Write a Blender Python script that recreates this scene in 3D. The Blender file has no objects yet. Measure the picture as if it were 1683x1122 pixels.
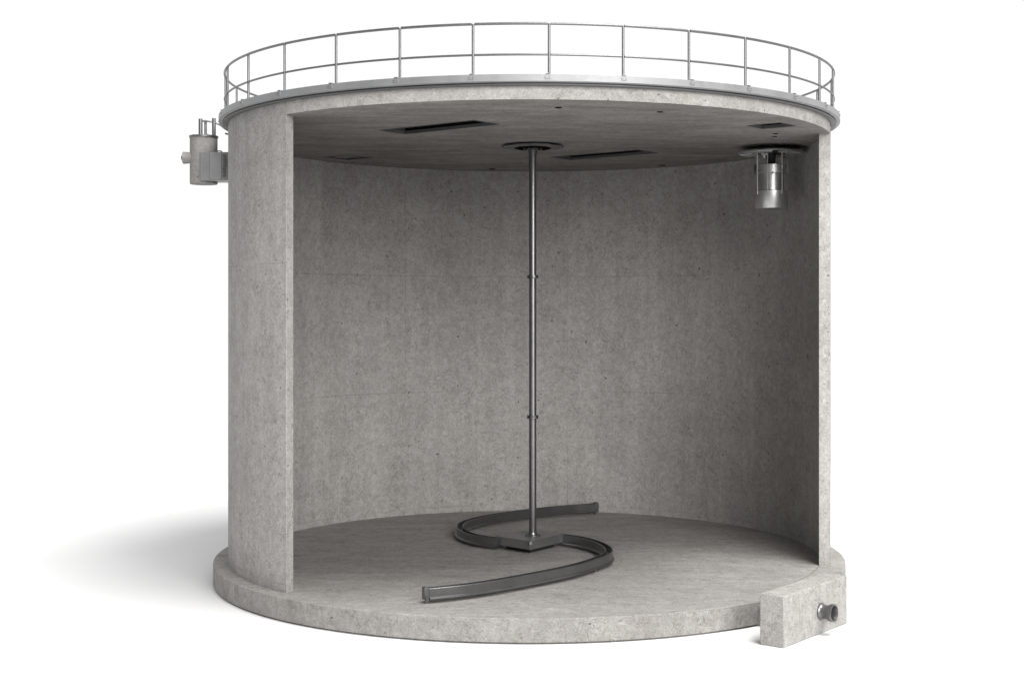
import bpy, bmesh, math, random
from mathutils import Vector, Matrix

S = 8.0                       # metres per tank radius: everything below is in tank radii
random.seed(7)
sc = bpy.context.scene
col = sc.collection
D, HC = 4.78, 0.816           # camera distance and height (tank radii)
ZC, ZT = 1.382, 1.421         # ceiling level, top of the concrete
RI = 0.966                    # inner radius of the wall
ZG = -0.069                   # ground level


WORLD_BACK, WORLD_TOP, KEY, FRONT = 0.25, 0.85, 1.22, 0.98


# ------------------------------------------------------------------ materials
def nodes_of(name):
    m = bpy.data.materials.new(name)
    m.use_nodes = True
    nt = m.node_tree
    return m, nt, nt.nodes['Principled BSDF']


def ramp(nt, src, p0, p1, c0, c1):
    r = nt.nodes.new('ShaderNodeValToRGB')
    e = r.color_ramp.elements
    e[0].position, e[1].position = p0, p1
    e[0].color = (*c0, 1) if not isinstance(c0, (int, float)) else (c0, c0, c0, 1)
    e[1].color = (*c1, 1) if not isinstance(c1, (int, float)) else (c1, c1, c1, 1)
    nt.links.new(src, r.inputs['Fac'])
    return r.outputs['Color']


def noise(nt, vec, scale, detail=6.0, rough=0.6, dist=0.0):
    n = nt.nodes.new('ShaderNodeTexNoise')
    n.inputs['Scale'].default_value = scale
    n.inputs['Detail'].default_value = detail
    n.inputs['Roughness'].default_value = rough
    n.inputs['Distortion'].default_value = dist
    nt.links.new(vec, n.inputs['Vector'])
    return n.outputs['Fac']


def mapping(nt, vec, scale, loc=(0, 0, 0)):
    n = nt.nodes.new('ShaderNodeMapping')
    n.inputs['Scale'].default_value = scale
    n.inputs['Location'].default_value = loc
    nt.links.new(vec, n.inputs['Vector'])
    return n.outputs['Vector']


def mix(nt, a, b, fac, mode='MULTIPLY'):
    n = nt.nodes.new('ShaderNodeMix')
    n.data_type = 'RGBA'
    n.blend_type = mode
    if isinstance(fac, (int, float)):
        n.inputs[0].default_value = fac
    else:
        nt.links.new(fac, n.inputs[0])
    for i, v in ((6, a), (7, b)):
        if isinstance(v, tuple):
            n.inputs[i].default_value = (*v, 1)
        else:
            nt.links.new(v, n.inputs[i])
    return n.outputs[2]


def math_node(nt, op, a, b):
    n = nt.nodes.new('ShaderNodeMath')
    n.operation = op
    for i, v in ((0, a), (1, b)):
        if isinstance(v, (int, float)):
            n.inputs[i].default_value = v
        else:
            nt.links.new(v, n.inputs[i])
    return n.outputs[0]


def concrete(name, base, streak=0.0, horizontal=0.0, seed=0.0, fine=1.0, bump=1.0, joints=False, ring=False):
    m, nt, b = nodes_of(name)
    tc = nt.nodes.new('ShaderNodeTexCoord')
    v = mapping(nt, tc.outputs['Object'], (1, 1, 1), (seed, seed * 1.7, seed * 0.6))
    big = noise(nt, v, 0.22, 4, 0.55)
    mid = noise(nt, v, 1.3, 8, 0.68, 0.4)
    small = noise(nt, v, 6.0 * fine, 8, 0.72, 0.2)
    grain = noise(nt, v, 28.0 * fine, 3, 0.6)
    c = ramp(nt, big, 0.30, 0.72, tuple(x * 0.90 for x in base), tuple(x * 1.08 for x in base))
    c = mix(nt, c, ramp(nt, mid, 0.28, 0.70, (0.89, 0.885, 0.88), (1.07, 1.07, 1.07)), 1.0)
    c = mix(nt, c, ramp(nt, small, 0.30, 0.66, (0.80, 0.79, 0.775), (1.12, 1.12, 1.12)), 1.0)
    c = mix(nt, c, ramp(nt, grain, 0.27, 0.73, 0.78, 1.20), 1.0)
    if streak:
        sv = mapping(nt, v, (2.2, 2.2, 0.10))
        st = noise(nt, sv, 1.0, 7, 0.65)
        c = mix(nt, c, ramp(nt, st, 0.33, 0.66, (0.74, 0.735, 0.72), (1.10, 1.10, 1.10)), streak)
        sv2 = mapping(nt, v, (0.35, 0.35, 1.6), (3, 1, 4))
        lift = noise(nt, sv2, 0.8, 5, 0.6)
        c = mix(nt, c, ramp(nt, lift, 0.36, 0.62, 0.86, 1.05), streak * 0.6)
    if horizontal:
        hv = mapping(nt, v, (0.5, 2.0, 1.0), (5, 2, 0))
        ho = noise(nt, hv, 0.9, 9, 0.7, 0.8)
        c = mix(nt, c, ramp(nt, ho, 0.36, 0.64, (0.72, 0.71, 0.69), (1.12, 1.12, 1.12)), horizontal)
    if joints:
        # faint marks of the formwork boards: upright seams round the wall and lift lines
        sp = nt.nodes.new('ShaderNodeSeparateXYZ')
        nt.links.new(tc.outputs['Object'], sp.inputs[0])
        ang = math_node(nt, 'ARCTAN2', sp.outputs['X'], sp.outputs['Y'])
        wob = math_node(nt, 'MULTIPLY', math_node(nt, 'SUBTRACT', mid, 0.5), 0.004)
        fa = math_node(nt, 'FRACT', math_node(nt, 'ADD', math_node(nt, 'ADD', math_node(nt, 'MULTIPLY', ang, 9 / (2 * math.pi)), 0.27), wob), 0)
        up = math_node(nt, 'LESS_THAN', math_node(nt, 'ABSOLUTE', math_node(nt, 'SUBTRACT', fa, 0.5), 0), 0.0022)
        fz = math_node(nt, 'FRACT', math_node(nt, 'ADD', math_node(nt, 'MULTIPLY', sp.outputs['Z'], 1 / (0.465 * S)), wob), 0)
        lv = math_node(nt, 'LESS_THAN', math_node(nt, 'ABSOLUTE', math_node(nt, 'SUBTRACT', fz, 0.05), 0), 0.004)
        seam = math_node(nt, 'MULTIPLY', math_node(nt, 'MAXIMUM', up, lv), ramp(nt, noise(nt, v, 0.5, 5, 0.6), 0.42, 0.62, 0.0, 0.75))
        c = mix(nt, c, (0.72, 0.71, 0.69), seam)
    if ring:
        # a stretch of the wall's setting-out line, bare where the wall was cut away
        sp = nt.nodes.new('ShaderNodeSeparateXYZ')
        nt.links.new(tc.outputs['Object'], sp.inputs[0])
        rr = math_node(nt, 'SQRT', math_node(nt, 'ADD', math_node(nt, 'POWER', sp.outputs['X'], 2.0), math_node(nt, 'POWER', sp.outputs['Y'], 2.0)), 0)
        on = math_node(nt, 'LESS_THAN', math_node(nt, 'ABSOLUTE', math_node(nt, 'SUBTRACT', rr, 0.966 * S), 0), 0.018)
        east = ramp(nt, math_node(nt, 'MULTIPLY', sp.outputs['X'], 1 / S), 0.60, 0.80, 0.0, 0.8)
        c = mix(nt, c, (0.62, 0.61, 0.59), math_node(nt, 'MULTIPLY', on, east))
    # sparse blow holes and darker flecks with a shape of their own
    vo = nt.nodes.new('ShaderNodeTexVoronoi')
    vo.inputs['Scale'].default_value = 4.6 * fine
    vo.inputs['Randomness'].default_value = 1.0
    wv = nt.nodes.new('ShaderNodeVectorMath')
    wv.operation = 'ADD'
    nz = nt.nodes.new('ShaderNodeTexNoise')
    nz.inputs['Scale'].default_value = 5.0
    nz.inputs['Detail'].default_value = 3
    nt.links.new(v, nz.inputs['Vector'])
    sc2 = nt.nodes.new('ShaderNodeVectorMath')
    sc2.operation = 'SCALE'
    sc2.inputs['Scale'].default_value = 0.16
    nt.links.new(nz.outputs['Color'], sc2.inputs[0])
    nt.links.new(v, wv.inputs[0])
    nt.links.new(sc2.outputs[0], wv.inputs[1])
    nt.links.new(wv.outputs[0], vo.inputs['Vector'])
    sep = nt.nodes.new('ShaderNodeSeparateColor')
    nt.links.new(vo.outputs['Color'], sep.inputs[0])
    rad = math_node(nt, 'MULTIPLY', math_node(nt, 'POWER', sep.outputs[0], 6.0), 0.17)
    pit = math_node(nt, 'LESS_THAN', vo.outputs['Distance'], rad)
    c = mix(nt, c, (0.42, 0.40, 0.38), pit)
    # short crooked hair marks in the skin of the concrete
    v2 = nt.nodes.new('ShaderNodeTexNoise')
    v2.inputs['Scale'].default_value = 3.2 * fine
    v2.inputs['Detail'].default_value = 4
    v2.inputs['Distortion'].default_value = 1.6
    nt.links.new(v, v2.inputs['Vector'])
    dd = math_node(nt, 'ABSOLUTE', math_node(nt, 'SUBTRACT', v2.outputs['Fac'], 0.5), 0)
    hair = ramp(nt, dd, 0.0, 0.014, 1.0, 0.0)
    gate = ramp(nt, noise(nt, v, 2.1, 3, 0.5), 0.44, 0.56, 0.0, 1.0)
    hairm = math_node(nt, 'MULTIPLY', hair, gate)
    c = mix(nt, c, (0.60, 0.59, 0.57), math_node(nt, 'MULTIPLY', hairm, 0.9))
    v3 = nt.nodes.new('ShaderNodeTexNoise')
    v3.inputs['Scale'].default_value = 10.0 * fine
    v3.inputs['Detail'].default_value = 3
    v3.inputs['Distortion'].default_value = 2.2
    nt.links.new(mapping(nt, v, (1, 1, 0.75), (9, 4, 2)), v3.inputs['Vector'])
    fleck = ramp(nt, v3.outputs['Fac'], 0.60, 0.67, 0.0, 1.0)
    c = mix(nt, c, (0.58, 0.568, 0.552), math_node(nt, "MULTIPLY", fleck, 0.6))
    pale = ramp(nt, v3.outputs['Fac'], 0.30, 0.37, 1.0, 0.0)
    c = mix(nt, c, (1.26, 1.26, 1.26), math_node(nt, 'MULTIPLY', pale, 0.7))
    nt.links.new(c, b.inputs['Base Color'])
    nt.links.new(ramp(nt, mid, 0.3, 0.7, 0.92, 0.78), b.inputs['Roughness'])
    b.inputs['Specular IOR Level'].default_value = 0.25
    h = math_node(nt, 'ADD', math_node(nt, 'MULTIPLY', small, 0.55), math_node(nt, 'MULTIPLY', grain, 0.25))
    h = math_node(nt, 'SUBTRACT', h, math_node(nt, 'MULTIPLY', pit, 0.9))
    h = math_node(nt, 'SUBTRACT', h, math_node(nt, 'MULTIPLY', hairm, 0.25))
    bp = nt.nodes.new('ShaderNodeBump')
    bp.inputs['Strength'].default_value = 0.5 * bump
    bp.inputs['Distance'].default_value = 0.06
    nt.links.new(h, bp.inputs['Height'])
    nt.links.new(bp.outputs[0], b.inputs['Normal'])
    return m


def steel(name, base, rough=0.35, metallic=0.9, var=0.08, grain=(1, 1, 1), bump=0.02):
    m, nt, b = nodes_of(name)
    tc = nt.nodes.new('ShaderNodeTexCoord')
    v = mapping(nt, tc.outputs['Object'], grain)
    n1 = noise(nt, v, 2.0, 6, 0.6)
    n2 = noise(nt, v, 22.0, 4, 0.6)
    c = ramp(nt, n1, 0.3, 0.7, tuple(x * (1 - var) for x in base), tuple(min(1, x * (1 + var)) for x in base))
    c = mix(nt, c, ramp(nt, n2, 0.3, 0.7, 0.95, 1.04), 1.0)
    nt.links.new(c, b.inputs['Base Color'])
    nt.links.new(ramp(nt, n1, 0.3, 0.7, rough * 0.85, min(1, rough * 1.2)), b.inputs['Roughness'])
    b.inputs['Metallic'].default_value = metallic
    bp = nt.nodes.new('ShaderNodeBump')
    bp.inputs['Strength'].default_value = bump
    bp.inputs['Distance'].default_value = 0.01
    nt.links.new(n2, bp.inputs['Height'])
    nt.links.new(bp.outputs[0], b.inputs['Normal'])
    return m


M = {
    'wall': concrete('wall_concrete', (0.374, 0.365, 0.355), streak=0.42, seed=3.1, joints=True),
    'slab': concrete('slab_concrete', (0.300, 0.290, 0.280), horizontal=0.5, seed=11.0, ring=True),
    'roof': concrete('roof_concrete', (0.43, 0.418, 0.404), seed=23.0, streak=0.3),
    'shaded_soffit': concrete('shaded_soffit_concrete', (0.245, 0.237, 0.228), horizontal=1.0, seed=23.0),  # roof concrete darkened so its colour carries the shade under the roof
    'block': concrete('block_concrete', (0.365, 0.355, 0.343), seed=41.0, streak=0.3),
    'pot': concrete('pot_concrete', (0.285, 0.279, 0.271), seed=57.0, fine=2.0, bump=0.5),
    'rail': steel('galvanised_steel', (0.205, 0.207, 0.212), 0.42, 0.9),
    'plate': steel('plate_steel', (0.32, 0.323, 0.33), 0.55, 0.6, 0.08),
    'channel': steel('channel_steel', (0.12, 0.121, 0.124), 0.5, 0.5, 0.08),
    'lug': steel('lug_steel', (0.42, 0.42, 0.42), 0.45, 0.4),
    'dark': steel('dark_steel', (0.17, 0.17, 0.173), 0.32, 0.85),
    'hub': steel('hub_steel', (0.23, 0.23, 0.232), 0.42, 0.7),
    'shaft': steel('shaft_steel', (0.22, 0.22, 0.228), 0.34, 0.97, 0.04),
    'motor': steel('brushed_steel', (0.53, 0.527, 0.52), 0.38, 0.95, 0.06, (1, 1, 8)),
    'black': steel('black_rubber', (0.02, 0.02, 0.022), 0.7, 0.0),
    'void': steel('matt_black_and_shade', (0.006, 0.006, 0.006), 1.0, 0.0),  # dull black, also painting the shade inside hatches and vent holes
    'frame': steel('frame_steel', (0.10, 0.10, 0.10), 0.6, 0.2),
    'box': steel('box_steel', (0.29, 0.292, 0.297), 0.5, 0.5),
    'pipe': steel('pipe_steel', (0.19, 0.19, 0.193), 0.36, 0.9),
    'bolt': steel('bolt_steel', (0.20, 0.20, 0.21), 0.4, 0.9),
}


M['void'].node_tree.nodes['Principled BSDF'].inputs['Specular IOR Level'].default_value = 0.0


# ------------------------------------------------------------------ mesh helpers
def P(x, y, z):
    return Vector((x * S, y * S, z * S))


def pol(r, deg, z):
    """Point at radius r; deg counts from the front (towards the camera) to the right."""
    a = math.radians(deg)
    return (r * math.sin(a), -r * math.cos(a), z)


class MB:
    def __init__(self):
        self.bm = bmesh.new()

    def face(self, vs):
        try:
            return self.bm.faces.new(vs)
        except ValueError:
            return None

    def loft(self, rings, closed_ring=True, closed_path=False, caps=True):
        vr = [[self.bm.verts.new(P(*p)) for p in r] for r in rings]
        n, k = len(vr[0]), len(vr)
        for i in range(k if closed_path else k - 1):
            a, b = vr[i], vr[(i + 1) % k]
            for j in range(n if closed_ring else n - 1):
                self.face([a[j], a[(j + 1) % n], b[(j + 1) % n], b[j]])
        if caps and not closed_path:
            self.face(list(reversed(vr[0])))
            self.face(vr[-1])
        return self

    def lathe(self, prof, c=(0, 0, 0), n=48, closed=True):
        """prof: (r, z) loop turned about a vertical axis through c."""
        rings = []
        for i in range(n):
            a = 2 * math.pi * i / n
            rings.append([(c[0] + r * math.cos(a), c[1] + r * math.sin(a), c[2] + z) for r, z in prof])
        return self.loft(rings, closed, True, False)

    def cyl(self, p0, p1, r0, r1=None, n=20, caps=True):
        r1 = r0 if r1 is None else r1
        a, b = Vector(p0), Vector(p1)
        d = (b - a).normalized()
        u = d.orthogonal().normalized()
        w = d.cross(u)
        f = lambda c, r: [tuple(c + u * r * math.cos(t) + w * r * math.sin(t)) for t in
                          [2 * math.pi * i / n for i in range(n)]]
        return self.loft([f(a, r0), f(b, r1)], True, False, caps)

    def turned(self, p0, p1, prof, n=28):
        """prof: (t along p0->p1 in absolute length, radius) loop, turned about that line."""
        a = Vector(p0)
        d = (Vector(p1) - a).normalized()
        u = d.orthogonal().normalized()
        w = d.cross(u)
        rings = []
        for i in range(n):
            t = 2 * math.pi * i / n
            rings.append([tuple(a + d * l + (u * math.cos(t) + w * math.sin(t)) * r) for l, r in prof])
        return self.loft(rings, True, True, False)

    def tube(self, path, r, n=10):
        pts = [Vector(p) for p in path]
        rings = []
        ref = None
        for i, p in enumerate(pts):
            d = (pts[min(i + 1, len(pts) - 1)] - pts[max(i - 1, 0)]).normalized()
            if ref is None:
                ref = Vector((0, 0, 1)) if abs(d.z) < 0.9 else Vector((1, 0, 0))
            u = (ref - d * ref.dot(d)).normalized()
            ref = u
            w = d.cross(u)
            rings.append([tuple(p + u * r * math.cos(t) + w * r * math.sin(t)) for t in
                          [2 * math.pi * k / n for k in range(n)]])
        return self.loft(rings)

    def box(self, c, size, rz=0.0, tilt=None):
        hx, hy, hz = size[0] / 2, size[1] / 2, size[2] / 2
        R = Matrix.Rotation(rz, 3, 'Z')
        c = Vector(c)
        f = lambda z: [tuple(c + R @ Vector(q)) for q in ((-hx, -hy, z), (hx, -hy, z), (hx, hy, z), (-hx, hy, z))]
        return self.loft([f(-hz), f(hz)])

    def prism(self, poly, z0, z1):
        return self.loft([[(x, y, z0) for x, y in poly], [(x, y, z1) for x, y in poly]])

    def build(self, name, mat, parent=None, bevel=0.0, seg=2, smooth=38):
        bmesh.ops.remove_doubles(self.bm, verts=self.bm.verts, dist=1e-6)
        bmesh.ops.recalc_face_normals(self.bm, faces=self.bm.faces)
        me = bpy.data.meshes.new(name)
        self.bm.to_mesh(me)
        self.bm.free()
        me.materials.append(mat)
        o = bpy.data.objects.new(name, me)
        col.objects.link(o)
        for p in me.polygons:
            p.use_smooth = True
        me.set_sharp_from_angle(angle=math.radians(smooth))
        if bevel:
            bv = o.modifiers.new('bevel', 'BEVEL')
            bv.width = bevel * S
            bv.segments = seg
            bv.limit_method = 'ANGLE'
            bv.angle_limit = math.radians(50)
            bv.harden_normals = False
        if parent is not None:
            o.parent = parent
            o.matrix_parent_inverse = parent_matrix(parent).inverted()
        return o


def parent_matrix(o):
    return Matrix.Translation(o.location) if o.parent is None else Matrix.Identity(4)


def thing(name, label, cat, at):
    o = bpy.data.objects.new(name, None)
    o.empty_display_size = 0.3
    o.location = P(*at)
    o['label'], o['category'] = label, cat
    col.objects.link(o)
    return o


def child(parent, name, mb, mat, **k):
    return mb.build(name, mat, parent, **k)


def catmull(pts, per=10):
    out = []
    n = len(pts)
    for i in range(n - 1):
        p0, p1, p2, p3 = pts[max(i - 1, 0)], pts[i], pts[i + 1], pts[min(i + 2, n - 1)]
        for k in range(per):
            t = k / per
            out.append(tuple(0.5 * (2 * b + (c - a) * t + (2 * a - 5 * b + 4 * c - d) * t * t +
                                    (3 * b - a - 3 * c + d) * t ** 3) for a, b, c, d in zip(p0, p1, p2, p3)))
    out.append(tuple(pts[-1]))
    return out


# ------------------------------------------------------------------ ground
g = MB()
n = 96
GR = 3.8 * S
c0 = g.bm.verts.new((0, 0, ZG * S))
ring = [g.bm.verts.new((GR * math.cos(2 * math.pi * i / n), GR * math.sin(2 * math.pi * i / n), ZG * S)) for i in range(n)]
for i in range(n):
    g.face([c0, ring[i], ring[(i + 1) % n]])
gm, nt, b = nodes_of('white_ground')
tc = nt.nodes.new('ShaderNodeTexCoord')
gn = noise(nt, tc.outputs['Object'], 0.4, 5, 0.6)
nt.links.new(ramp(nt, gn, 0.3, 0.7, (0.695, 0.697, 0.703), (0.71, 0.71, 0.715)), b.inputs['Base Color'])
b.inputs['Roughness'].default_value = 0.9
b.inputs['Specular IOR Level'].default_value = 0.1
ground = g.build('ground', gm)
ground['kind'] = 'structure'

# ------------------------------------------------------------------ tank
tank = thing('concrete_tank', 'large round concrete tank cut open at the front, standing on a wider round slab', 'tank', (0, 0, ZG))

# base slab
child(tank, 'base_slab', MB().lathe([(0, 0), (1.048, 0), (1.048, ZG + 0.0045), (1.038, ZG + 0.0045), (1.038, ZG), (0, ZG)], n=256), M['slab'], bevel=0.0018, smooth=30)

# wall: from the right cut round the back to the left cut
LO, LI = -44.6, -45.35
RO, RIN = 74.6, 73.7
NW = 220
w = MB()
rings = []
for i in range(NW + 1):
    t = i / NW
    ao = RO + (360 + LO - RO) * t
    ai = RIN + (360 + LI - RIN) * t
    rings.append([pol(1.0, ao, -0.001), pol(1.0, ao, ZT), pol(RI, ai, ZT), pol(RI, ai, -0.001)])
w.loft(rings)
child(tank, 'wall', w, M['wall'], bevel=0.0014, smooth=30)

# roof slab: inside the wall, flush with its outer face where the wall is cut away
outline = []
for i in range(161):
    outline.append(pol(1.0, LO + (RO - LO) * i / 160, 0)[:2])
for i in range(221):
    outline.append(pol(RI - 0.0002, RIN + (360 + LI - RIN) * i / 220, 0)[:2])
rf = MB()
rf.prism(outline, ZC, ZT)
roof = child(tank, 'roof_slab', rf, M['roof'], smooth=30)


def rect(cx, cy, lx, ly, ang):
    c, s = math.cos(ang), math.sin(ang)
    return [(cx + x * c - y * s, cy + x * s + y * c) for x, y in
            ((-lx / 2, -ly / 2), (lx / 2, -ly / 2), (lx / 2, ly / 2), (-lx / 2, ly / 2))]


HA = math.radians(-37.6)
HATCHES = [(-0.282, -0.424, 0.392, 0.122), (0.270, 0.352, 0.386, 0.130), (0.742, -0.462, 0.116, 0.10), (-0.672, 0.436, 0.125, 0.12)]
HOLES = [(0.081, -0.847, 0.0100), (0.373, -0.762, 0.0088), (0.79, -0.265, 0.008), (0.80, -0.19, 0.008), (-0.149, 0.865, 0.013), (0.52, 0.72, 0.013)]
cut = MB()
DEPTH = [0.030, 0.030, 0.022, 0.010]
for (x, y, lx, ly), dp in zip(HATCHES, DEPTH):
    cut.prism(rect(x, y, lx, ly, HA), ZC - 0.02, ZC + dp)
for x, y, r in HOLES:
    cut.cyl((x, y, ZC - 0.02), (x, y, ZC + 0.028), r, n=24)
cutter = cut.build('cutter', M['roof'])
bo = roof.modifiers.new('holes', 'BOOLEAN')
bo.operation = 'DIFFERENCE'
bo.solver = 'EXACT'
bo.object = cutter
bpy.context.view_layer.update()
me2 = bpy.data.meshes.new_from_object(roof.evaluated_get(bpy.context.evaluated_depsgraph_get()))
roof.modifiers.clear()
roof.data = me2
me2.materials.append(M['shaded_soffit'])  # downward faces take the concrete with shade in its colour
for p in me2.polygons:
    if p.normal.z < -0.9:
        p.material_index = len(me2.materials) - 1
bpy.data.objects.remove(cutter)
bv = roof.modifiers.new('bevel', 'BEVEL')
bv.width = 0.0014 * S
bv.segments = 2
bv.limit_method = 'ANGLE'
bv.angle_limit = math.radians(50)

# hatches: steel angle frame round the recess; black liner and cover paint the shade of deep ones
for k, ((x, y, lx, ly), dp) in enumerate(zip(HATCHES, DEPTH)):
    t = 0.0035 if k < 2 else 0.0025
    o_, i_ = rect(x, y, lx - 0.002, ly - 0.002, HA), rect(x, y, lx - 0.002 - 2 * t, ly - 0.002 - 2 * t, HA)
    z0, z1 = ZC - 0.0014, ZC + (0.0085 if k < 3 else 0.004)
    f = MB().loft([[(*o_[j], z0), (*o_[j], z1), (*i_[j], z1), (*i_[j], z0)] for j in range(4)], True, True, False)
    fr = child(tank, 'hatch_frame', f, M['frame'], smooth=20)
    q_ = rect(x, y, lx - 0.004, ly - 0.004, HA)
    r_ = rect(x, y, lx - 0.008, ly - 0.008, HA)
    zl = ZC + dp - 0.003
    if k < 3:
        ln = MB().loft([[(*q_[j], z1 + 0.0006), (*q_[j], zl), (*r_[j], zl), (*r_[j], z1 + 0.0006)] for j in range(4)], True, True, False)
        child(fr, 'hatch_recess_shade', ln, M['void'], smooth=20)  # black walls added to paint the shade within the recess
        c, s_ = math.cos(HA), math.sin(HA)
        e = lx / 2 - 0.0065
        wedge = MB().prism(rect(x - c * e, y - s_ * e, 0.003, ly - 0.012, HA), z1 + 0.0008, zl - 0.001)
        child(fr, 'recess_end_face', wedge, M['bolt'], smooth=20)  # grey sheet for the recess's short side, lighter than the painted shade
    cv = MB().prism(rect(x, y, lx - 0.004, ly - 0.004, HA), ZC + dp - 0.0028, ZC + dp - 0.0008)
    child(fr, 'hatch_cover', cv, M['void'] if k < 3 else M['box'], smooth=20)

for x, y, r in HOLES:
    child(tank, 'vent_hole_shade', MB().lathe([(r * 0.80, -0.0010), (r * 0.985, -0.0010), (r * 0.985, 0.026), (0, 0.026), (0, 0.024), (r * 0.80, 0.024)], (x, y, ZC), 24), M['void'], smooth=30)  # black lining that paints the shade inside the hole

# steel rim round the top: toe plate, soffit and a stepped lower ring
rim = MB().lathe([(1.0305, 1.4262), (1.0305, 1.4452), (1.0265, 1.4452), (1.0265, 1.4292), (0.985, 1.4292),
                  (0.985, 1.4246), (1.0235, 1.4246), (1.0235, 1.4262)], n=256)
rimo = child(tank, 'rim_flange', rim, M['plate'], bevel=0.0006, smooth=25)
chn = MB().lathe([(1.0015, 1.4242), (1.0015, 1.4180), (1.0165, 1.4180), (1.0182, 1.4192), (1.0182, 1.4216), (1.0135, 1.4222), (1.0135, 1.4242)], n=256)
child(rimo, 'rim_channel', chn, M['channel'], bevel=0.0004, smooth=25)

# ------------------------------------------------------------------ railing on the roof
RR = 1.011
front = [-70.0, -56.4, -44.2, -32.2, -20.4, -8.6, 3.0, 14.5, 25.7, 37.1, 48.8, 61.0, 73.0]
nb = 17
angles = front + [73.0 + (290.0 - 73.0) * (i + 1) / (nb + 1) for i in range(nb)]
railing = thing('guard_railing', 'galvanised tube guard railing running round the top rim of the concrete tank', 'railing', (0, 0, 1.4292))
ZB, ZM, ZR = 1.4292, 1.5005, 1.5835
pm = MB()
post0 = None


def local_mesh(name, mat, fn, smooth=38):
    mb = MB()
    fn(mb)
    bmesh.ops.recalc_face_normals(mb.bm, faces=mb.bm.faces)
    me = bpy.data.meshes.new(name)
    mb.bm.to_mesh(me)
    mb.bm.free()
    me.materials.append(mat)
    for p in me.polygons:
        p.use_smooth = True
    me.set_sharp_from_angle(angle=math.radians(smooth))
    return me


def post_shape(mb):
    # local frame: x to the right along the rim, y towards the tank axis
    mb.cyl((0, 0, 0.001), (0, 0, ZR - ZB - 0.0005), 0.0037, n=14)
    mb.lathe([(0, 0.0018), (0.0026, 0.0008), (0.0037, 0), (0, 0)], (0, 0, ZR - ZB - 0.0005), 14)
    mb.box((0, 0, 0.0015), (0.014, 0.012, 0.003))


def bracket_shape(mb):
    mb.box((0, -0.0205, 0.0080), (0.016, 0.0022, 0.0085))
    mb.box((0, -0.0120, 0.0175), (0.010, 0.019, 0.0020))


def bolt_shape(mb):
    mb.cyl((0, -0.0214, 0.0080), (0, -0.0236, 0.0080), 0.0014, n=6)


post_me = local_mesh('post', M['rail'], post_shape)
brk_me = local_mesh('bracket', M['plate'], bracket_shape, 20)
bolt_me = local_mesh('bolt', M['bolt'], bolt_shape, 20)
for k, a in enumerate(angles):
    x, y, z = pol(RR, a, 0)
    o = bpy.data.objects.new('post', post_me)
    col.objects.link(o)
    o.parent = railing
    o.location = (x * S, y * S, 0)
    o.rotation_euler.z = math.radians(a)
    q = bpy.data.objects.new('bracket', brk_me)
    col.objects.link(q)
    q.parent = o
    if k in range(0, 13):
        q.location.x = (-0.006 + 0.004 * ((k * 7) % 3 - 1)) * S * 0.5
    for dx in (-0.0042, 0.0042):
        h = bpy.data.objects.new('bolt', bolt_me)
        col.objects.link(h)
        h.parent = q
        h.location.x = dx * S
    a2 = angles[(k + 1) % len(angles)]
    if a2 < a:
        a2 += 360
    gap = math.degrees(0.0042 / RR)
    for nm, zz, rr in (('top_rail', ZR, 0.0038), ('middle_rail', ZM, 0.0031)):
        path = [pol(RR, a + gap + (a2 - a - 2 * gap) * i / 8, zz) for i in range(9)]
        child(railing, nm, MB().tube(path, rr, 12), M['rail'])

# ------------------------------------------------------------------ agitator: shaft from ceiling to S-shaped floor rail
AX, AY = 0.0115, 0.045
ag = thing('floor_agitator', 'tall thin steel shaft down the tank centre carrying a dark S-shaped floor beam', 'agitator', (AX, AY, 0))
sh = MB()
sh.cyl((AX, AY, 0.046), (AX, AY, 0.452), 0.0127, n=28)
sh.cyl((AX, AY, 0.452), (AX, AY, 0.932), 0.0127, n=28)
sh.cyl((AX, AY, 0.932), (AX, AY, 1.372), 0.0127, n=28)
child(ag, 'shaft', sh, M['shaft'])
for z, r in ((0.4515, 0.0200), (0.9315, 0.0200)):
    cp = MB().lathe([(0.008, -0.0055), (r - 0.001, -0.0055), (r, -0.0045), (r, -0.001), (r - 0.003, 0.0), (r, 0.001), (r, 0.0045), (r - 0.001, 0.0055), (0.008, 0.0055)], (AX, AY, z), 28)
    child(ag, 'coupling', cp, M['shaft'], smooth=25)
# ceiling plate
cpz = 1.374
cpl = MB().lathe([(0, 0), (0.100, 0), (0.106, 0.0015), (0.106, 0.0045), (0.098, 0.0060), (0, 0.0060)], (AX, AY, cpz - 0.002), 12)
cpo = child(ag, 'ceiling_plate', cpl, M['dark'], smooth=20)
ins = MB().lathe([(0.02, 0), (0.062, 0), (0.064, 0.003), (0.02, 0.003)], (AX, AY, cpz - 0.0048), 8)
child(cpo, 'inner_ring', ins, M['void'], smooth=20)
col_ = MB().lathe([(0.0128, 0), (0.0150, 0), (0.0155, 0.012), (0.021, 0.016), (0.021, 0.0185), (0.0128, 0.0185)], (AX, AY, 1.3515), 28)
child(ag, 'collar', col_, M['shaft'], smooth=25)
for k in range(8):
    a = 2 * math.pi * (k + 0.5) / 8
    bx, by = AX + 0.031 * math.cos(a), AY + 0.031 * math.sin(a)
    child(cpo, 'bolt', MB().cyl((bx, by, 1.3615), (bx, by, 1.372), 0.0032, n=6), M['rail'], smooth=20)
# spacer between plate and concrete
child(cpo, 'spacer', MB().cyl((AX, AY, 1.3778), (AX, AY, 1.3822), 0.085, n=32), M['black'])
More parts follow.
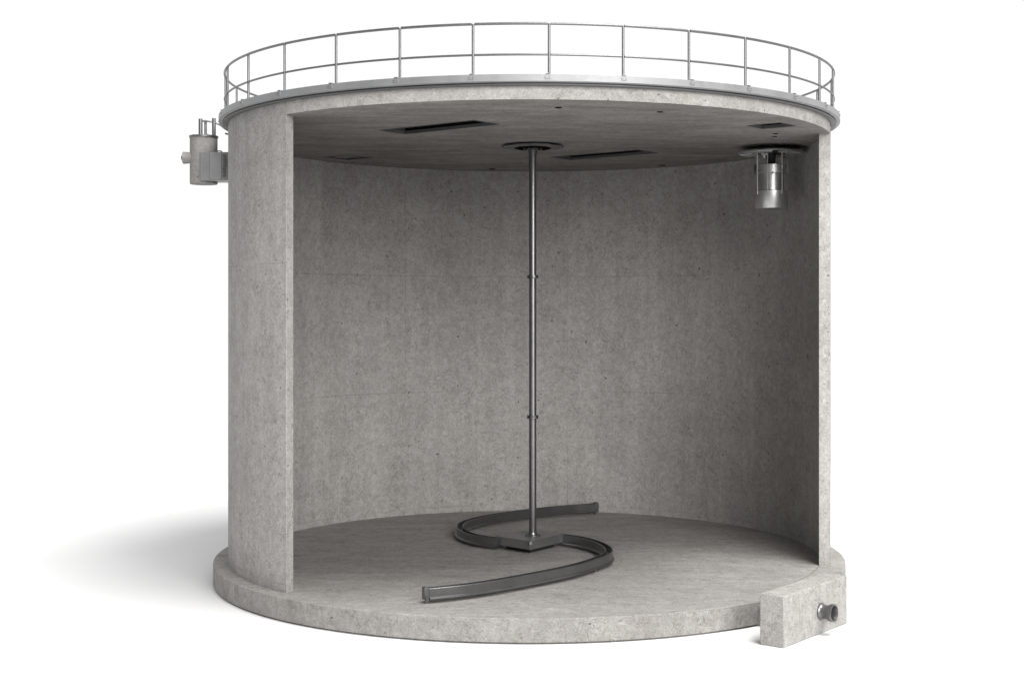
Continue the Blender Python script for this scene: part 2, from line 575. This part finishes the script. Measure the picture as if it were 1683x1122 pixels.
# hub plate
HUB = [(-0.116, 0.035), (0.003, -0.078), (0.124, 0.092), (0.008, 0.188)]
child(ag, 'hub_plate', MB().prism(HUB, 0.0165, 0.046), M['hub'], bevel=0.0012)
child(ag, 'hub_foot', MB().prism([(x * 0.68 + 0.001, (y - 0.055) * 0.68 + 0.055) for x, y in HUB], 0.0, 0.017), M['black'])
flg = MB().lathe([(0.0115, 0), (0.027, 0), (0.027, 0.003), (0.0165, 0.004), (0.0145, 0.011), (0.0115, 0.012)], (AX, AY, 0.0461), 28)
fo = child(ag, 'shaft_flange', flg, M['dark'], smooth=25)
for k in range(6):
    a = 2 * math.pi * (k + 0.3) / 6
    bx, by = AX + 0.0225 * math.cos(a), AY + 0.0225 * math.sin(a)
    child(fo, 'bolt', MB().cyl((bx, by, 0.049), (bx, by, 0.0525), 0.0024, n=6), M['bolt'], smooth=20)
tab = MB()
tab.box((0.004, -0.081, 0.040), (0.011, 0.010, 0.012), math.radians(10))
child(ag, 'latch', tab, M['shaft'], bevel=0.0008)

armR = [(0.108, 0.098), (0.150, 0.066), (0.197, 0.006), (0.238, -0.085), (0.257, -0.18), (0.252, -0.265), (0.217, -0.350),
        (0.134, -0.487), (0.003, -0.631), (-0.150, -0.770), (-0.284, -0.848)]
armL = [(-0.100, 0.020), (-0.152, 0.052), (-0.200, 0.112), (-0.236, 0.195), (-0.250, 0.285), (-0.243, 0.375), (-0.212, 0.458),
        (-0.140, 0.570), (-0.008, 0.702), (0.125, 0.802), (0.262, 0.872)]
# cross-section: deep channel with a groove along its top and a flared lip at its foot
SEC = [(-0.0125, 0.0405), (-0.0110, 0.042), (-0.0096, 0.042), (-0.0090, 0.022), (0.0090, 0.022), (0.0096, 0.042),
       (0.0110, 0.042), (0.0125, 0.0405), (0.0125, 0.0178), (0.0165, 0.0152), (0.0175, 0.0125), (0.0140, 0.0095),
       (-0.0140, 0.0095), (-0.0175, 0.0125), (-0.0165, 0.0152), (-0.0125, 0.0178)]
for pts in (armR, armL):
    path = [Vector(p) for p in catmull(pts, 12)]
    rings = []
    for i, p in enumerate(path):
        d = (path[min(i + 1, len(path) - 1)] - path[max(i - 1, 0)]).normalized()
        nrm = Vector((d.y, -d.x))
        rings.append([(p.x + nrm.x * u, p.y + nrm.y * u, z) for u, z in SEC])
    arm = child(ag, 'beam_arm', MB().loft(rings), M['dark'], smooth=35)
    e = path[-1]
    d = (path[-1] - path[-2]).normalized()
    rz = math.atan2(d.y, d.x)
    nr = Vector((d.y, -d.x))
    cap = MB()
    cc = e + d * 0.006
    cap.box((cc.x, cc.y, 0.0275), (0.0115, 0.026, 0.035), rz)
    c2 = e + d * 0.010
    cap.box((c2.x - nr.x * 0.010, c2.y - nr.y * 0.010, 0.034), (0.013, 0.012, 0.026), rz)
    child(arm, 'end_cap', cap, M['dark'], bevel=0.001)
    ro = MB()
    c3 = e + d * 0.004
    ro.cyl((c3.x, c3.y, 0.004), (c3.x, c3.y, 0.0105), 0.0022, n=12)
    ro.cyl((c3.x - nr.x * 0.003, c3.y - nr.y * 0.003, 0.0042), (c3.x + nr.x * 0.003, c3.y + nr.y * 0.003, 0.0042), 0.0042, n=16)
    child(arm, 'roller', ro, M['bolt'])
    # short skids below the beam that carry it on the floor
    for f_ in (0.3, 0.62):
        q = path[int(f_ * (len(path) - 1))]
        child(arm, 'skid', MB().cyl((q.x, q.y, 0.0), (q.x, q.y, 0.011), 0.005, n=14), M['bolt'])

# ------------------------------------------------------------------ motor under the ceiling on the right
MX, MY = 0.8370, 0.090
mo = thing('hanging_motor', 'shiny steel cylinder motor hanging by rods from a round flange under the ceiling', 'motor', (MX, MY, 1.163))
fl = MB().lathe([(0, 0.010), (0.060, 0.0085), (0.100, 0.0045), (0.1165, -0.0015), (0.1165, -0.0045), (0.100, -0.0015), (0.060, 0.002), (0.036, 0.002), (0.036, -0.002), (0.0, -0.002)], (MX, MY, 1.3625), 40)
flo = child(mo, 'ceiling_flange', fl, M['plate'], smooth=30)
child(flo, 'gasket', MB().cyl((MX, MY, 1.3580), (MX, MY, 1.3632), 0.050, n=40), M['black'])
child(flo, 'spacer', MB().cyl((MX, MY, 1.371), (MX, MY, 1.3822), 0.05, n=32), M['black'])
for a0, a1 in ((200, 262), (285, 350), (20, 80), (110, 165)):
    lug = MB()
    r0, r1 = 0.052, 0.108
    rings = []
    for i in range(9):
        a = math.radians(a0 + (a1 - a0) * i / 8)
        rings.append([(MX + r * math.cos(a), MY + r * math.sin(a), z) for r, z in ((r0, 1.356), (r1, 1.3545), (r1, 1.3585), (r0, 1.361))])
    child(flo, 'lug_plate', lug.loft(rings), M['lug'], smooth=30)
for a in (215, 250, 300, 335, 50, 130):
    q = math.radians(a)
    child(flo, 'bolt', MB().cyl((MX + 0.085 * math.cos(q), MY + 0.085 * math.sin(q), 1.350), (MX + 0.085 * math.cos(q), MY + 0.085 * math.sin(q), 1.3575), 0.0042, n=6), M['bolt'], smooth=20)
clip = MB()
clip.box((MX - 0.033, MY - 0.055, 1.350), (0.022, 0.010, 0.007), 0.2)
clip.box((MX - 0.036, MY - 0.057, 1.344), (0.008, 0.010, 0.014), 0.2)
child(flo, 'clip', clip, M['lug'], bevel=0.0006)
prof = [(0.0, 1.316)]
z = 1.316
while z < 1.360:
    prof += [(0.0160, z), (0.0160, z + 0.0025), (0.0138, z + 0.0035), (0.0138, z + 0.0045)]
    z += 0.0055
prof += [(0.0138, 1.362), (0.0, 1.362)]
child(mo, 'bellows', MB().lathe(prof, (MX, MY, 0), 28), M['black'], smooth=25)
body = MB().lathe([(0, 1.228), (0.0435, 1.228), (0.0435, 1.2885), (0, 1.2885)], (MX, MY, 0), 56)
bo_ = child(mo, 'housing', body, M['motor'], smooth=30)
collar = MB().lathe([(0, 1.3185), (0.0510, 1.3185), (0.0535, 1.3168), (0.0535, 1.2892), (0.0525, 1.2882), (0, 1.2882)], (MX, MY, 0), 56)
child(mo, 'upper_collar', collar, M['motor'], smooth=30)
slot = MB().box((MX - 0.004, MY - 0.0534, 1.2870), (0.0028, 0.0020, 0.0085))
child(bo_, 'key_slot', slot, M['black'])
side = MB()
for sx in (-1, 1):
    a = math.radians(-90 + sx * 78)
    side.box((MX + 0.0555 * math.cos(a), MY + 0.0555 * math.sin(a), 1.303), (0.010, 0.016, 0.030), a)
child(bo_, 'clamp_block', side, M['dark'], bevel=0.001)
band = MB().lathe([(0.040, 1.2285), (0.0565, 1.2285), (0.0580, 1.227), (0.0580, 1.171), (0.0555, 1.1665), (0.030, 1.1665), (0.022, 1.163), (0, 1.163), (0, 1.2285)], (MX, MY, 0), 56)
child(mo, 'lower_band', band, M['motor'], smooth=30)
for a in (-152, -112, -62, 60, 140):
    q = math.radians(a)
    x, y = MX + 0.0592 * math.cos(q), MY + 0.0592 * math.sin(q)
    rod = MB().cyl((x, y, 1.215), (x, y, 1.3575), 0.0015, n=10)
    if a in (-152, -62):
        rod.cyl((x, y, 1.300), (x, y, 1.3560), 0.0026, n=10)
    child(mo, 'hanger_rod', rod, M['lug'])

# ------------------------------------------------------------------ valve chamber on the left of the wall
VX, VY = -1.1055, 0.0
va = thing('valve_chamber', 'small round concrete chamber with pipes on its lid, bracketed to the outside of the tank', 'chamber', (VX, VY, 1.244))
pot = MB().lathe([(0, 1.402), (0.0455, 1.402), (0.0462, 1.400), (0.0462, 1.2455), (0.0445, 1.2435), (0, 1.2435)], (VX, VY, 0), 64)
child(va, 'pot', pot, M['pot'], smooth=30)
lid = MB().lathe([(0, 1.4075), (0.0475, 1.4075), (0.0490, 1.4065), (0.0490, 1.4015), (0.0475, 1.4005), (0.046, 1.4005), (0.046, 1.4025), (0, 1.4025)], (VX, VY, 0), 64)
lo = child(va, 'lid', lid, M['rail'], smooth=30)
for k in range(10):
    a = 2 * math.pi * (k + 0.35) / 10
    child(lo, 'bolt', MB().cyl((VX + 0.043 * math.cos(a), VY + 0.043 * math.sin(a), 1.4072), (VX + 0.043 * math.cos(a), VY + 0.043 * math.sin(a), 1.4098), 0.0018, n=6), M['bolt'], smooth=20)
child(va, 'nozzle', MB().turned((VX - 0.067, VY - 0.012, 1.332), (VX, VY - 0.012, 1.332), [(0, 0.007), (0, 0.0195), (0.0015, 0.0208), (0.050, 0.0165), (0.050, 0.007)]), M['pot'], smooth=30)
child(va, 'spigot', MB().turned((VX - 0.0725, VY - 0.012, 1.332), (VX, VY - 0.012, 1.332), [(0, 0.004), (0, 0.0075), (0.012, 0.0075), (0.012, 0.004)]), M['bolt'], smooth=30)
for px, py, r, zt in ((-1.1125, -0.016, 0.0068, 1.4635), (-1.1020, 0.012, 0.0045, 1.463), (-1.0700, -0.004, 0.0064, 1.4670)):
    pp = MB().lathe([(r * 0.7, 1.4074), (r, 1.4074), (r, zt - 0.0005), (r * 0.9, zt), (r * 0.7, zt), (r * 0.7, 1.41)], (px, py, 0), 24)
    child(va, 'vent_pipe', pp, M['rail'], smooth=30)
child(va, 'link_pipe', MB().tube(catmull([(-1.109, -0.010, 1.457), (-1.085, -0.008, 1.4555), (-1.068, -0.004, 1.452), (-1.046, 0.0, 1.443), (-1.020, 0.004, 1.433), (-0.99, 0.008, 1.424)], 6), 0.0030, 12), M['rail'])
hk = MB().tube(catmull([(-0.985, -0.03, 1.4175), (-1.004, -0.03, 1.4165), (-1.012, -0.03, 1.411), (-1.021, -0.03, 1.4105), (-1.026, -0.03, 1.413)], 6), 0.0030, 12)
child(va, 'hook', hk, M['box'])
boxm = MB().prism([(-1.1080, -0.046), (-1.1040, -0.056), (-1.0735, -0.0600), (-0.986, -0.058), (-0.986, 0.036), (-1.10, 0.030)], 1.2515, 1.3465)
bxo = child(va, 'bracket_box', boxm, M['box'], bevel=0.0012)
edge = MB().prism([(-1.072, -0.0615), (-1.070, -0.0640), (-1.032, -0.0632), (-1.032, -0.0580), (-1.072, -0.0598)], 1.254, 1.3445)
child(bxo, 'cover_plate', edge, M['box'], bevel=0.0006)
term = MB()
random.seed(4)
for k in range(7):
    z = 1.266 + k * 0.0112
    term.box((-1.0215 + random.uniform(-0.002, 0.002), -0.0610, z), (0.009 + random.uniform(0, 0.004), 0.008, 0.0072))
child(bxo, 'terminal_strip', term, M['dark'], bevel=0.0005)
child(va, 'lifting_loop', MB().tube(catmull([(-1.058, -0.03, 1.345), (-1.054, -0.03, 1.351), (-1.046, -0.03, 1.3535), (-1.038, -0.03, 1.351), (-1.035, -0.03, 1.345)], 6), 0.0020, 10), M['rail'])

# ------------------------------------------------------------------ outlet block at the front right
A = Vector((0.667, -1.090))
B = Vector((0.899, -0.796))
u = (B - A).normalized()
nrm = Vector((u.y, -u.x))          # outwards
ob = thing('outlet_block', 'thick rectangular concrete block with a steel pipe stub, beside the tank slab', 'outlet block', ((A.x + B.x) / 2, (A.y + B.y) / 2, ZG))
T = 0.071
blk = MB().prism([tuple(A), tuple(B), tuple(B - nrm * T), tuple(A - nrm * T)], ZG, 0.067)
child(ob, 'block', blk, M['block'], bevel=0.0022)
m0, m1 = A + u * 0.19, A + u * 0.30
ins_ = 0.20
neck = MB().prism([tuple(m0 - nrm * (T - 0.004)), tuple(m1 - nrm * (T - 0.004)), tuple(m1 - nrm * ins_), tuple(m0 - nrm * ins_)], ZG, -0.012)
child(ob, 'neck', neck, M['block'])
pc = A + u * 0.566 * (B - A).length
p0 = Vector((pc.x, pc.y, -0.007)) - Vector((nrm.x, nrm.y, 0)) * 0.004
p1 = p0 + Vector((nrm.x, nrm.y, 0)) * 0.06
pipe = MB().turned(p0, p1, [(0, 0.0235), (0.0075, 0.0235), (0.0105, 0.0205), (0.0150, 0.0192), (0.0250, 0.0192), (0.0290, 0.0215),
                            (0.0350, 0.0240), (0.0420, 0.0248), (0.0450, 0.0243), (0.0455, 0.0225), (0.0440, 0.0200), (0.0340, 0.0175), (0.002, 0.0160), (0.0, 0.0160)], 48)
po = child(ob, 'pipe_stub', pipe, M['pipe'], smooth=40)
child(po, 'pipe_plug', MB().cyl(tuple(p0 + (p1 - p0) * 0.02), tuple(p0 + (p1 - p0) * 0.08), 0.0165, n=32), M['black'])

# ------------------------------------------------------------------ camera
cam = bpy.data.cameras.new('camera')
cam.sensor_width = 36
cam.lens = 36 * 2314 / 1683
cam.shift_x = -28.5 / 1683
cam.shift_y = -51 / 1683
cam.clip_end = 10000
co = bpy.data.objects.new('camera', cam)
co.location = P(0, -D, HC)
co.rotation_euler = (math.radians(90), 0, 0)
col.objects.link(co)
sc.camera = co

# ------------------------------------------------------------------ light: a white studio, dark behind the camera, and two softboxes
wd = bpy.data.worlds.new('World')
sc.world = wd
wd.use_nodes = True
nt = wd.node_tree
bg = nt.nodes['Background']
tc = nt.nodes.new('ShaderNodeTexCoord')
sx = nt.nodes.new('ShaderNodeSeparateXYZ')
nt.links.new(tc.outputs['Generated'], sx.inputs[0])
half = math_node(nt, 'ADD', math_node(nt, 'MULTIPLY', sx.outputs['Y'], 0.5), 0.5)
yy = ramp(nt, half, 0.30, 0.75, WORLD_BACK, 1.02)
zz = ramp(nt, sx.outputs['Z'], 0.35, 0.9, 0.0, 1.0)
cc = mix(nt, yy, (WORLD_TOP,) * 3, zz, 'MIX')
nt.links.new(cc, bg.inputs['Color'])
bg.inputs['Strength'].default_value = 1.0


def softbox(name, d, size, level, color, aim=(0, 0, 0.5)):
    # level: what a white surface facing the lamp at the tank would read
    la = bpy.data.lights.new(name, 'AREA')
    la.shape = 'DISK'
    la.size = size * S
    d = Vector(d)
    la.energy = level * math.pi ** 2 * (d.length * S) ** 2
    la.color = color
    lo = bpy.data.objects.new(name, la)
    lo.location = P(d.x + aim[0], d.y + aim[1], d.z + aim[2])
    lo.rotation_euler = (-d).to_track_quat('-Z', 'Y').to_euler()
    col.objects.link(lo)


softbox('key_softbox', (3.9, -3.4, 11.6), 5.6, KEY, (1.0, 0.985, 0.965))
softbox('front_softbox', (3.8, -10.7, 3.7), 6.5, FRONT, (1.0, 0.99, 0.975))

sc.view_settings.view_transform = 'Standard'
sc.view_settings.look = 'None'
sc.view_settings.gamma = 1
sc.view_settings.exposure = 0
sc.view_settings.use_curve_mapping = False
sc.render.engine = 'CYCLES'
sc.cycles.use_denoising = True
sc.cycles.max_bounces = 8
